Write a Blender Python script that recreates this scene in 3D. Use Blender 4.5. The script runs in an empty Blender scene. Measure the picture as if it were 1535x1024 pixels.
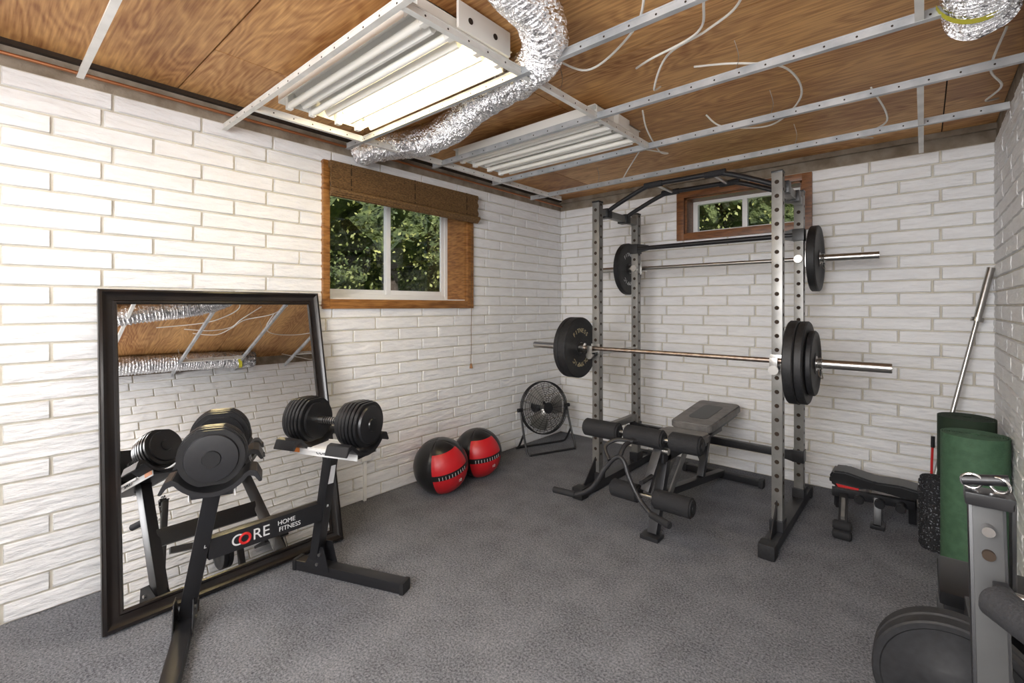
import bpy, bmesh, math, random
from mathutils import Vector as V, Matrix, noise, Euler
random.seed(4)
scene=bpy.context.scene
PI=math.pi
# ------------------------------------------------------------------ materials
def newmat(name):
    m=bpy.data.materials.new(name); m.use_nodes=True
    nt=m.node_tree; b=nt.nodes['Principled BSDF']
    return m,nt,b
def M(name,col,rough=.5,metal=0,col2=None,nscale=20,stretch=(1,1,1),bump=0,bscale=None,bdist=.01,lo=.35,hi=.65,emis=None,coat=0,detail=5):
    m,nt,b=newmat(name); N=nt.nodes; L=nt.links
    b.inputs['Base Color'].default_value=(*col,1); b.inputs['Roughness'].default_value=rough
    b.inputs['Metallic'].default_value=metal; b.inputs['Coat Weight'].default_value=coat
    if col2 or bump:
        tc=N.new('ShaderNodeTexCoord'); mp=N.new('ShaderNodeMapping'); mp.inputs['Scale'].default_value=stretch
        L.new(tc.outputs['Object'],mp.inputs['Vector'])
    if col2:
        n=N.new('ShaderNodeTexNoise'); n.inputs['Scale'].default_value=nscale; n.inputs['Detail'].default_value=detail
        L.new(mp.outputs[0],n.inputs['Vector'])
        r=N.new('ShaderNodeValToRGB'); r.color_ramp.elements[0].position=lo; r.color_ramp.elements[1].position=hi
        r.color_ramp.elements[0].color=(*col,1); r.color_ramp.elements[1].color=(*col2,1)
        L.new(n.outputs['Fac'],r.inputs[0]); L.new(r.outputs[0],b.inputs['Base Color'])
    if bump:
        n=N.new('ShaderNodeTexNoise'); n.inputs['Scale'].default_value=bscale or nscale; n.inputs['Detail'].default_value=detail
        L.new(mp.outputs[0],n.inputs['Vector'])
        bp=N.new('ShaderNodeBump'); bp.inputs['Strength'].default_value=bump; bp.inputs['Distance'].default_value=bdist
        L.new(n.outputs['Fac'],bp.inputs['Height']); L.new(bp.outputs[0],b.inputs['Normal'])
    if emis:
        b.inputs['Emission Color'].default_value=(*emis[0],1); b.inputs['Emission Strength'].default_value=emis[1]
    return m
def plywood(name,ca,cb,seed):
    m,nt,b=newmat(name); N=nt.nodes; L=nt.links
    tc=N.new('ShaderNodeTexCoord'); mp=N.new('ShaderNodeMapping'); mp.inputs['Scale'].default_value=(.55,2.2,1); mp.inputs['Location'].default_value=(seed,seed*2.3,0)
    L.new(tc.outputs['Object'],mp.inputs['Vector'])
    n=N.new('ShaderNodeTexNoise'); n.inputs['Scale'].default_value=1.2; n.inputs['Detail'].default_value=3; n.inputs['Roughness'].default_value=.5
    L.new(mp.outputs[0],n.inputs['Vector'])
    mu=N.new('ShaderNodeMath'); mu.operation='MULTIPLY'; mu.inputs[1].default_value=170; L.new(n.outputs['Fac'],mu.inputs[0])
    si=N.new('ShaderNodeMath'); si.operation='SINE'; L.new(mu.outputs[0],si.inputs[0])
    mp2=N.new('ShaderNodeMapping'); mp2.inputs['Scale'].default_value=(3,70,1); L.new(tc.outputs['Object'],mp2.inputs['Vector'])
    n2=N.new('ShaderNodeTexNoise'); n2.inputs['Scale'].default_value=1.5; n2.inputs['Detail'].default_value=4; L.new(mp2.outputs[0],n2.inputs['Vector'])
    a=N.new('ShaderNodeMath'); a.operation='MULTIPLY_ADD'; a.inputs[1].default_value=.11; L.new(si.outputs[0],a.inputs[0]); L.new(n2.outputs['Fac'],a.inputs[2])
    mp3=N.new('ShaderNodeMapping'); mp3.inputs['Scale'].default_value=(.8,1.6,1); mp3.inputs['Location'].default_value=(seed*3,seed,0); L.new(tc.outputs['Object'],mp3.inputs['Vector'])
    n3=N.new('ShaderNodeTexNoise'); n3.inputs['Scale'].default_value=1.8; n3.inputs['Detail'].default_value=5; n3.inputs['Roughness'].default_value=.6; L.new(mp3.outputs[0],n3.inputs['Vector'])
    a2=N.new('ShaderNodeMath'); a2.operation='MULTIPLY_ADD'; a2.inputs[1].default_value=1.3; L.new(n3.outputs['Fac'],a2.inputs[0]); L.new(a.outputs[0],a2.inputs[2])
    r=N.new('ShaderNodeValToRGB'); e=r.color_ramp.elements; e[0].position=0; e[1].position=1
    mr_=N.new('ShaderNodeMapRange'); mr_.inputs[1].default_value=.80; mr_.inputs[2].default_value=1.45; L.new(a2.outputs[0],mr_.inputs[0])
    e[0].color=(*cb,1); e[1].color=(*ca,1)
    L.new(mr_.outputs[0],r.inputs[0]); L.new(r.outputs[0],b.inputs['Base Color']); b.inputs['Roughness'].default_value=.5
    return m
def carpet():
    m,nt,b=newmat('grey_carpet'); N=nt.nodes; L=nt.links
    tc=N.new('ShaderNodeTexCoord')
    n1=N.new('ShaderNodeTexNoise'); n1.inputs['Scale'].default_value=110; n1.inputs['Detail'].default_value=8; n1.inputs['Roughness'].default_value=.8
    n2=N.new('ShaderNodeTexNoise'); n2.inputs['Scale'].default_value=5; n2.inputs['Detail'].default_value=4; n2.inputs['Roughness'].default_value=.6
    for n in (n1,n2): L.new(tc.outputs['Object'],n.inputs['Vector'])
    a=N.new('ShaderNodeMath'); a.operation='MULTIPLY_ADD'; a.inputs[1].default_value=.16; L.new(n2.outputs['Fac'],a.inputs[0]); L.new(n1.outputs['Fac'],a.inputs[2])
    r=N.new('ShaderNodeValToRGB'); e=r.color_ramp.elements; e[0].position=.45; e[1].position=.72; e[0].color=(.045,.047,.054,1); e[1].color=(.285,.29,.31,1)
    L.new(a.outputs[0],r.inputs[0]); L.new(r.outputs[0],b.inputs['Base Color']); b.inputs['Roughness'].default_value=1; b.inputs['Specular IOR Level'].default_value=.1
    bp=N.new('ShaderNodeBump'); bp.inputs['Strength'].default_value=.35; bp.inputs['Distance'].default_value=.004; L.new(n1.outputs['Fac'],bp.inputs['Height']); L.new(bp.outputs[0],b.inputs['Normal'])
    return m
m_brick=M('white_painted_brick',(.81,.81,.815),.5,0,(.87,.87,.875),7,(1,1,4),bump=.9,bscale=11,bdist=.013)
m_mortar=M('cream_mortar',(.54,.50,.42),.8,0,(.64,.61,.53),12)
m_block=M('bare_block',(.20,.155,.11),.9,0,(.34,.29,.23),9,bump=.5,bscale=50)
m_carpet=carpet()
ply=[plywood('plywood_a',(.70,.39,.15),(.29,.11,.03),0),plywood('plywood_b',(.64,.34,.12),(.25,.09,.023),3.1),plywood('plywood_c',(.76,.45,.19),(.35,.145,.042),7.7)]
m_seam=M('dark_gap',(.03,.018,.01),.9)
m_wood=M('oak_casing',(.17,.062,.012),.38,0,(.36,.165,.045),5,(3,3,14),bump=.15,bscale=14)
m_woodh=M('oak_casing_h',(.17,.062,.012),.38,0,(.36,.165,.045),5,(14,1.5,14),bump=.15,bscale=14)
m_wood2=M('redwood_casing',(.12,.043,.015),.4,0,(.26,.105,.035),5,(2,14,14))
m_bamboo=M('woven_bamboo',(.075,.036,.012),.6,0,(.22,.125,.048),12,(4,5,22))
m_vinyl=M('white_vinyl',(.85,.85,.84),.35)
m_tee=M('painted_tee',(.66,.65,.62),.4,.1,(.80,.79,.76),9)
m_teeg=M('grey_tee',(.36,.38,.40),.35,.3,(.55,.56,.57),9)
m_white=M('white_enamel',(.85,.84,.80),.3)
m_tubeoff=M('tube_unlit',(.88,.86,.8),.25)
m_tubeon=M('tube_lit',(1,.85,.55),.3,emis=((1,.80,.44),19))
m_tubeadd=M('added_tube_lit',(1,.95,.9),.3,emis=((1,.95,.88),14))  # glowing tubes of the added fixture behind the camera
m_foil=M('foil',(.72,.72,.74),.24,1,(.90,.90,.91),40,bump=.9,bscale=45,bdist=.02)
m_black=M('black_powdercoat',(.014,.014,.016),.35)
m_rubber=M('black_rubber',(.009,.009,.010),.55,0,(.016,.016,.018),60)
m_foam=M('black_foam',(.015,.015,.017),.8,bump=.3,bscale=200)
m_vinylb=M('black_vinyl',(.011,.011,.012),.3)
m_steel=M('steel',(.50,.49,.47),.28,1)
m_chrome=M('chrome',(.75,.75,.75),.12,1)
m_bar=M('worn_bar',(.33,.25,.20),.38,1,(.50,.43,.38),30)
m_rack=M('silver_grey_paint',(.205,.20,.19),.36,.5,(.28,.275,.26),8)
m_post=M('dark_grey_metal',(.022,.022,.022),.5,0,(.038,.038,.037),8)
m_char=M('charcoal_paint',(.030,.030,.033),.38,.3)
m_grey=M('grey_vinyl',(.13,.12,.115),.5,0,(.19,.18,.17),15)
m_mirror=M('mirror_glass',(.93,.93,.93),.0,1)
m_red=M('red_vinyl',(.50,.012,.018),.36)
m_print=M('white_print',(.70,.70,.70),.5)
m_cream=M('yellow_print',(.45,.38,.22),.5)
m_redp=M('red_print',(.6,.02,.02),.45)
m_oran=M('orange_sticker',(.85,.25,.03),.5)
m_yel=M('yellow_tape',(.75,.70,.05),.5)
m_green=M('green_mat',(.05,.115,.062),.75,0,(.068,.145,.08),30,bump=.3,bscale=120)
m_green2=M('dark_green_mat',(.018,.035,.018),.8)
m_speck=M('speckled_foam',(.012,.012,.014),.8,0,(.35,.36,.4),110,lo=.58,hi=.72)
m_wire=M('white_cable',(.82,.80,.75),.45)
m_bark=M('bark',(.05,.035,.025),.9)
m_leaf=M('leaves',(.035,.065,.015),.7,0,(.30,.30,.085),1.6,lo=.36,hi=.68)
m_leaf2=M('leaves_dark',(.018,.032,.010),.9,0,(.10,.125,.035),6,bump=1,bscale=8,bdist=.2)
m_grass=M('grass',(.05,.09,.02),.9,0,(.14,.18,.05),8)
m_frame=M('espresso_frame',(.006,.005,.005),.28,0,(.012,.008,.007),6)
m_glass,nt,b=newmat('window_glass')
nt.nodes.remove(b); tr=nt.nodes.new('ShaderNodeBsdfTransparent'); gl=nt.nodes.new('ShaderNodeBsdfGlossy'); gl.inputs['Roughness'].default_value=.02
mx=nt.nodes.new('ShaderNodeMixShader'); mx.inputs[0].default_value=.04
nt.links.new(tr.outputs[0],mx.inputs[1]); nt.links.new(gl.outputs[0],mx.inputs[2]); nt.links.new(mx.outputs[0],nt.nodes['Material Output'].inputs[0])

# ------------------------------------------------------------------ mesh builder
def frm(p1,p2,up=(0,0,1)):
    p1=V(p1);p2=V(p2); z=(p2-p1).normalized(); u=V(up)
    x=u.cross(z)
    if x.length<1e-3: x=V((1,0,0)).cross(z) if abs(z.x)<.9 else V((0,1,0)).cross(z)
    x.normalize(); y=z.cross(x)
    return Matrix(((x.x,y.x,z.x),(x.y,y.y,z.y),(x.z,y.z,z.z))).to_4x4()
class B:
    def __init__(s,name): s.name=name; s.bm=bmesh.new(); s.mats=[]
    def mi(s,m):
        if m not in s.mats: s.mats.append(m)
        return s.mats.index(m)
    def put(s,t,m,mat=None):
        if mat is not None: t.transform(mat)
        i=s.mi(m)
        for f in t.faces: f.material_index=i
        me=bpy.data.meshes.new('t'); t.to_mesh(me); t.free(); s.bm.from_mesh(me); bpy.data.meshes.remove(me)
    def box(s,m,c,size,rot=None,bev=0):
        t=bmesh.new(); bmesh.ops.create_cube(t,size=1); t.transform(Matrix.Diagonal((*size,1)))
        if bev: bmesh.ops.bevel(t,geom=t.edges[:],offset=bev,segments=2,affect='EDGES',profile=.7)
        mt=Matrix.Translation(V(c))
        if rot is not None: mt=mt@rot.to_4x4()
        s.put(t,m,mt)
    def bx(s,m,a,b,bev=0):
        a=V(a);b=V(b); s.box(m,(a+b)/2,[abs(q) for q in (b-a)],None,bev)
    def beam(s,m,p1,p2,w,h,up=(0,0,1),bev=.004):
        p1=V(p1);p2=V(p2); s.box(m,(p1+p2)/2,(w,h,(p2-p1).length),frm(p1,p2,up),bev)
    def cyl(s,m,p1,p2,r,r2=None,seg=24,bev=0):
        p1=V(p1);p2=V(p2); t=bmesh.new()
        bmesh.ops.create_cone(t,cap_ends=True,segments=seg,radius1=r,radius2=r if r2 is None else r2,depth=(p2-p1).length)
        if bev:
            es=[e for e in t.edges if abs(e.verts[0].co.z-e.verts[1].co.z)<1e-6]
            bmesh.ops.bevel(t,geom=es,offset=bev,segments=3,affect='EDGES')
        s.put(t,m,Matrix.Translation((p1+p2)/2)@frm(p1,p2))
    def lathe(s,m,prof,p,axis,seg=48):
        t=bmesh.new(); rings=[]
        for r,h in prof:
            if r<1e-6: rings.append([t.verts.new((0,0,h))])
            else: rings.append([t.verts.new((r*math.cos(2*PI*k/seg),r*math.sin(2*PI*k/seg),h)) for k in range(seg)])
        for a,b in zip(rings,rings[1:]):
            for k in range(seg):
                k2=(k+1)%seg
                if len(a)==1 and len(b)==1: continue
                if len(a)==1: t.faces.new((a[0],b[k],b[k2]))
                elif len(b)==1: t.faces.new((a[k],b[0],a[k2]))
                else: t.faces.new((a[k],b[k],b[k2],a[k2]))
        bmesh.ops.recalc_face_normals(t,faces=t.faces[:])
        s.put(t,m,Matrix.Translation(V(p))@frm((0,0,0),axis))
    def tube(s,m,pts,r,seg=12,sub=6,closed=False,rf=None,caps=True):
        P=[V(p) for p in pts]; n=len(P); C=[]
        if sub>1:
            rng=n if closed else n-1
            for i in range(rng):
                a=P[(i-1)%n] if (closed or i>0) else P[0]; b=P[i]; c=P[(i+1)%n]; d=P[(i+2)%n] if (closed or i<n-2) else P[-1]
                for k in range(sub):
                    u=k/sub
                    C.append(.5*((2*b)+(c-a)*u+(2*a-5*b+4*c-d)*u*u+(3*b-a-3*c+d)*u**3))
            if not closed: C.append(P[-1])
        else: C=P
        t=bmesh.new(); rings=[]; N=len(C); prev=None
        for i,c in enumerate(C):
            if closed: tg=(C[(i+1)%N]-C[i-1])
            else: tg=C[min(i+1,N-1)]-C[max(i-1,0)]
            tg.normalize()
            if prev is None:
                x=tg.cross(V((0,0,1)))
                if x.length<.05: x=tg.cross(V((1,0,0)))
            else: x=prev-tg*prev.dot(tg)
            x.normalize(); prev=x; y=tg.cross(x)
            rr=r if rf is None else rf(i,N)
            rings.append([t.verts.new(c+(x*math.cos(2*PI*k/seg)+y*math.sin(2*PI*k/seg))*rr) for k in range(seg)])
        prs=list(zip(rings,rings[1:]))
        if closed: prs.append((rings[-1],rings[0]))
        for a,b in prs:
            for k in range(seg):
                k2=(k+1)%seg; t.faces.new((a[k],a[k2],b[k2],b[k]))
        if not closed and caps:
            t.faces.new(rings[0][::-1]); t.faces.new(rings[-1])
        s.put(t,m)
    def ring(s,m,c,axis,R,r,seg=8,n=40):
        f=frm((0,0,0),axis); s.tube(m,[V(c)+f@V((R*math.cos(2*PI*k/n),R*math.sin(2*PI*k/n),0)) for k in range(n)],r,seg=seg,sub=1,closed=True)
    def prism(s,m,out,th,mat,bev=0):
        t=bmesh.new(); a=[t.verts.new((x,y,-th/2)) for x,y in out]; b=[t.verts.new((x,y,th/2)) for x,y in out]; n=len(out)
        t.faces.new(a[::-1]); t.faces.new(b)
        for k in range(n): t.faces.new((a[k],a[(k+1)%n],b[(k+1)%n],b[k]))
        bmesh.ops.recalc_face_normals(t,faces=t.faces[:])
        if bev: bmesh.ops.bevel(t,geom=t.edges[:],offset=bev,segments=2,affect='EDGES')
        s.put(t,m,mat)
    def text(s,m,txt,size,mat,ext=.0008):
        cu=bpy.data.curves.new('t','FONT'); cu.body=txt; cu.size=size; cu.extrude=ext; cu.align_x='CENTER'; cu.align_y='CENTER'
        ob=bpy.data.objects.new('t',cu); scene.collection.objects.link(ob)
        me=bpy.data.meshes.new_from_object(ob.evaluated_get(bpy.context.evaluated_depsgraph_get()))
        t=bmesh.new(); t.from_mesh(me); s.put(t,m,mat); bpy.data.meshes.remove(me); bpy.data.objects.remove(ob); bpy.data.curves.remove(cu)
    def done(s,ang=35,parent=None):
        me=bpy.data.meshes.new(s.name); s.bm.to_mesh(me); s.bm.free()
        for m in s.mats: me.materials.append(m)
        me.polygons.foreach_set('use_smooth',[True]*len(me.polygons))
        me.set_sharp_from_angle(angle=math.radians(ang))
        ob=bpy.data.objects.new(s.name,me); scene.collection.objects.link(ob)
        if parent: ob.parent=parent
        return ob
def mat3(x,y,z,o):
    x=V(x).normalized();y=V(y).normalized();z=V(z).normalized()
    return Matrix(((x.x,y.x,z.x,o[0]),(x.y,y.y,z.y,o[1]),(x.z,y.z,z.z,o[2]),(0,0,0,1)))

# ------------------------------------------------------------------ room
XL,XR,YB,YF=-2.94,.34,4.17,-1.4
HP,HC=2.37,2.48
def subtract(rects,h):
    out=[]
    for (a,b,c,d) in rects:
        h0,h1,h2,h3=h
        if b<=h0 or a>=h1 or d<=h2 or c>=h3: out.append((a,b,c,d)); continue
        if a<h0: out.append((a,h0,c,d))
        if b>h1: out.append((h1,b,c,d))
        m0,m1=max(a,h0),min(b,h1)
        if c<h2: out.append((m0,m1,c,h2))
        if d>h3: out.append((m0,m1,h3,d))
    return out
def wall(name,u0,u1,P,nrm,holes=()):
    w=B(name)
    def slab(m,rects,th):
        for (a,b,c,d) in rects:
            t=bmesh.new(); vs=[t.verts.new(P(u,z,q)) for u,z,q in ((a,c,0),(b,c,0),(b,d,0),(a,d,0),(a,c,-th),(b,c,-th),(b,d,-th),(a,d,-th))]
            for f in ((0,1,2,3),(7,6,5,4),(0,4,5,1),(1,5,6,2),(2,6,7,3),(3,7,4,0)): t.faces.new([vs[i] for i in f])
            bmesh.ops.recalc_face_normals(t,faces=t.faces[:]); w.put(t,m)
    r=[(u0,u1,0,HP)]
    for h in holes:
        r=subtract(r,h)
    slab(m_mortar,r,.30)
    slab(m_block,[(u0,u1,HP,HC+.05)],.30)
    t=bmesh.new(); BH,BL,mo=HP/28,.37,.0055
    for i in range(28):
        z0=i*BH; z1=min(z0+BH,HP)
        off=-BL*(0,.5,.22)[i%3]-.04*math.sin(i*2.1)
        k=0
        while True:
            a=u0+off+k*BL; b=a+BL; k+=1
            if a>u1: break
            a=max(a,u0);b=min(b,u1)
            if b-a<.03: continue
            rr=[(a+mo,b-mo,z0+mo*.9,z1-mo*.7)]
            for h in holes: rr=subtract(rr,h)
            base=.0105+random.uniform(-.001,.002)
            for (a1,b1,c1,d1) in rr:
                if b1-a1<.02 or d1-c1<.012: continue
                nu=max(2,int((b1-a1)/.022)); nv=5
                us=[a1,a1+.003]+[a1+.003+(b1-a1-.006)*q/nu for q in range(1,nu)]+[b1-.003,b1]
                vs=[c1,c1+.003]+[c1+.003+(d1-c1-.006)*q/nv for q in range(1,nv)]+[d1-.003,d1]
                g=[]
                for ii,u in enumerate(us):
                    col=[]
                    for jj,v in enumerate(vs):
                        if ii in(0,len(us)-1) or jj in(0,len(vs)-1): d=0
                        else: d=base+.0042*noise.noise(V((u*11,v*55,i*.37)))+.0034*noise.noise(V((u*38,v*75,3)))
                        col.append(t.verts.new(P(u,v,d)))
                    g.append(col)
                for ii in range(len(us)-1):
                    for jj in range(len(vs)-1):
                        t.faces.new((g[ii][jj],g[ii+1][jj],g[ii+1][jj+1],g[ii][jj+1]))
    t.normal_update()
    if t.faces and sum((f.normal.dot(V(nrm)) for f in list(t.faces)[:200]))<0: bmesh.ops.reverse_faces(t,faces=t.faces[:])
    w.put(t,m_brick)
    return w.done(50)
H1=(1.525,2.775,1.385,2.25); H2=(-1.60,-.69,1.985,2.31)
wall('wall_left',YF,YB,lambda u,z,d:(XL+d,u,z),(1,0,0),[H1])
wall('wall_back',XL-.3,XR+.3,lambda u,z,d:(u,YB-d,z),(0,-1,0),[H2])
wall('wall_right',YF,YB,lambda u,z,d:(XR-d,u,z),(-1,0,0))
wall('wall_rear',XL-.3,XR+.3,lambda u,z,d:(u,YF+d,z),(0,1,0))
f=B('floor'); f.bx(m_carpet,(XL-.3,YF-.3,-.1),(XR+.3,YB+.3,0)); f.done()
c=B('ceiling'); c.bx(m_seam,(XL-.3,YF-.3,HC+.012),(XR+.3,YB+.3,HC+.1))
ys=[YF,-.52,.70,1.92,3.14,YB]; k=0
for j in range(5):
    xs=[XL]+([-1.55] if j%2 else [-2.35,.09])+[XR]
    for i in range(len(xs)-1):
        c.bx(ply[k%3],(xs[i]+.003,ys[j]+.003,HC),(xs[i+1]-.003,ys[j+1]-.003,HC+.012)); k+=1
c.done()
t_=B('trim_1'); t_.bx(m_seam,(XL,YF,HC-.02),(XL+.03,YB,HC)); t_.bx(m_block,(XL,YB-.035,HC-.035),(XR,YB,HC)); t_.done()

# windows -----------------------------------------------------------------
def leftwindow():
    w=B('window_1'); y0,y1,z0,z1=H1; x=XL
    o0,o1,p0,p1=1.483,2.826,1.333,2.298
    xf=x+.035
    w.bx(m_wood,(x,o0,p0),(xf,y0+.004,p1),.004); w.bx(m_wood,(x,y1-.015,p0),(xf,o1,p1),.004)
    w.bx(m_woodh,(x,y0+.004,p0),(xf-.001,y1-.015,z0+.012),.004); w.bx(m_woodh,(x,y0+.004,z1-.01),(xf-.001,y1-.015,p1),.004)
    xb=x-.22
    w.bx(m_wood,(xb,y1-.02,z0),(x+.001,y1,z1)); w.bx(m_wood,(xb,y0,z0),(x+.001,y0+.02,z1))
    w.bx(m_woodh,(xb,y0,z1-.02),(x+.001,y1,z1)); w.bx(m_vinyl,(xb,y0+.02,z0),(x+.001,y1-.02,z0+.02))
    a0,a1,b0,b1=y0+.02,y1-.02,z0+.02,z1-.02; xv=xb-.05
    def fr(u0,u1,v0,v1,t,xa,xc):
        w.bx(m_vinyl,(xa,u0,v0),(xc,u0+t,v1),.004);w.bx(m_vinyl,(xa,u1-t,v0),(xc,u1,v1),.004)
        w.bx(m_vinyl,(xa,u0+t,v0),(xc,u1-t,v0+t),.004);w.bx(m_vinyl,(xa,u0+t,v1-t),(xc,u1-t,v1),.004)
    fr(a0,a1,b0,b1,.035,xv,xb); ym=(a0+a1)/2
    fr(a0+.03,ym+.02,b0+.03,b1-.03,.04,xv+.005,xv+.022); fr(ym-.02,a1-.03,b0+.03,b1-.03,.04,xv+.024,xv+.045)
    w.bx(m_glass,(xv+.012,a0+.06,b0+.06),(xv+.014,ym,b1-.06)); w.bx(m_glass,(xv+.033,ym,b0+.06),(xv+.035,a1-.06,b1-.06))
    w.done()
    s=B('bamboo_roman_shade'); X0=xf+.001
    s.bx(m_bamboo,(X0,1.515,2.25),(X0+.035,2.835,2.292))
    n=24
    for i in range(n):
        z=2.285-i*.0095; bulge=.038+.006*math.sin(i*.9)
        s.cyl(m_bamboo,(X0+bulge,1.512,z),(X0+bulge,2.838,z),.0056,seg=8)
    for i in range(3):
        s.tube(m_bamboo,[(X0+.03+.012*i,1.515,2.075+.012*i),(X0+.03+.012*i,2.84,2.07+.012*i)],.016,seg=12,sub=1)
    for yy in (1.65,2.17,2.70): s.bx(m_seam,(X0+.044,yy,2.07),(X0+.047,yy+.006,2.29))
    s.tube(m_bamboo,[(X0+.01,2.80,2.08),(X0,2.80,1.5),(X0-.005,2.80,.86)],.0022,seg=6)
    s.cyl(m_wood,(X0-.005,2.80,.86),(X0-.005,2.80,.82),.008,.014,seg=12)
    s.done()
leftwindow()
w=B('window_2'); x0,x1,z0,z1=H2; y=YB; yf=y-.035
w.bx(m_wood2,(-1.661,yf,1.931),(x0+.004,y,2.36),.004); w.bx(m_wood2,(x1-.004,yf,1.931),(-.629,y,2.36),.004)
w.bx(m_wood2,(x0,yf+.001,1.931),(x1,y,z0+.004),.004); w.bx(m_wood2,(x0,yf+.001,z1-.004),(x1,y,2.36),.004)
for a,b_ in (((x0,y,z0),(x0+.02,y+.2,z1)),((x1-.02,y,z0),(x1,y+.2,z1)),((x0,y,z0),(x1,y+.2,z0+.015)),((x0,y,z1-.015),(x1,y+.2,z1))): w.bx(m_wood2,a,b_)
a0,a1,b0,b1=x0+.02,x1-.02,z0+.015,z1-.015
for a,b_ in (((a0,y+.15,b0),(a0+.04,y+.2,b1)),((a1-.04,y+.15,b0),(a1,y+.2,b1)),((a0,y+.151,b0),(a1,y+.2,b0+.03)),((a0,y+.151,b1-.03),(a1,y+.2,b1)),(((a0+a1)/2-.02,y+.152,b0),((a0+a1)/2+.02,y+.2,b1))): w.bx(m_vinyl,a,b_,.003)
w.bx(m_glass,(a0+.03,y+.17,b0+.02),(a1-.03,y+.172,b1-.02)); w.done()

# outside -------------------------------------------------------------------
g=B('lawn')
g.bx(m_grass,(-16,-6,.9),(XL-.32,16,1.0)); g.bx(m_grass,(XL-.32,YB+.32,.9),(8,16,1.0)); g.done()
tr_=B('garden_trees'); t=bmesh.new(); td=bmesh.new()
cent=[]
for i in range(20):
    yy=-1+i*.6; cent.append((-7.2-random.random()*1.6,yy,random.uniform(2.5,4.4),random.uniform(.85,1.2)))
for i in range(14):
    xx=-7+i*.7; cent.append((xx,9+random.random()*1.5,random.uniform(2.5,4.6),random.uniform(.85,1.2)))
for i in range(18): cent.append((-8.3+random.random()*.5,-1+i*.7,2.0,.75))
for i in range(14): cent.append((-8.8,-1+i*.9,3.6,1.2))
for i in range(12): cent.append((-7.5+i*.9,10.9,2.4,1.1)); cent.append((-7.5+i*.9,11.3,4.2,1.2))
for (cx,cy,cz,R) in cent:
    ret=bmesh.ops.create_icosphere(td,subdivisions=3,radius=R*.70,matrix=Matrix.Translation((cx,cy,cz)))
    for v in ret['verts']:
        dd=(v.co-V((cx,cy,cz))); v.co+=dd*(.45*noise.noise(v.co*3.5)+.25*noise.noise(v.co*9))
    for q in range(1100):
        d=V((random.gauss(0,1),random.gauss(0,1),random.gauss(0,1))).normalized()
        d*=R*random.uniform(.62,1.05)*(1+.3*noise.noise(d*2.5+V((cx,cy,cz))))
        p=V((cx,cy,cz))+d; s_=random.uniform(.022,.052)
        a=V((random.gauss(0,1),random.gauss(0,1),random.gauss(0,1))).normalized(); b2=a.orthogonal().normalized()
        t.faces.new([t.verts.new(p+a*s_),t.verts.new(p+b2*s_*.6),t.verts.new(p-a*s_),t.verts.new(p-b2*s_*.6)])
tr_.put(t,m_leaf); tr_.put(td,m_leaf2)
for (cx,cy,cz,R) in cent[:34]: tr_.cyl(m_bark,(cx+.03,cy,1.004),(cx,cy,cz),.11,.06,seg=10)
tr_.done()

# ceiling grid ----------------------------------------------------------------
G=2.32
gr=B('suspended_ceiling_grid')
def tee(p1,p2,m=m_tee,h=.032):
    p1=V(p1);p2=V(p2)
    gr.beam(m,p1,p2,.024,.0025,bev=0); up=V((0,0,h/2)); gr.beam(m,p1+up,p2+up,.004,h,bev=0)
    gr.beam(m,p1+V((0,0,h)),p2+V((0,0,h)),.008,.006,bev=0)
    L=(p2-p1).length; n=int(L/.1); d=(p2-p1).normalized()
    side=d.cross(V((0,0,1)))
    for i in range(1,n):
        q=p1+d*(i*L/n)+up; gr.cyl(m_seam,q-side*.0026,q+side*.0026,.004,seg=8)
crs=[(.30,-2.70,.32),(.91,-2.90,.32),(1.52,-2.68,.32),(2.13,-2.60,.32),(2.74,-2.60,.32),(3.35,-2.70,.32),(-.31,-2.7,.32),(-.92,-2.7,.32)]
for i,(yy,a,b_) in enumerate(crs): tee((a,yy,G),(b_,yy,G),m_teeg if i in(2,3,4,5) else m_tee)
tee((-2.50,.91,G+.001),(-2.50,3.55,G+.001)); tee((-1.276,.91,G+.001),(-1.276,2.74,G+.001)); tee((-.01,2.74,G+.001),(-.01,3.95,G+.001)); tee((-.01,1.52,G+.001),(-.01,2.13,G+.001))
tee((-2.5,-.92,G+.001),(-2.5,-.31,G+.001));tee((-1.276,-.92,G+.001),(-1.276,-.31,G+.001))
for xx,yy in ((-2.5,1.2),(-2.5,2.4),(-1.276,1.8),(-.6,2.13),(-.6,2.74),(-.6,3.35),(-2.0,3.35),(.0,1.52),(-1.9,.3),(-.6,-.31)):
    gr.tube(m_steel,[(xx,yy,G+.03),(xx+.01,yy+.008,G+.09),(xx-.005,yy,HC)],.0015,seg=6,sub=4)
gr.done()

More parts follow.
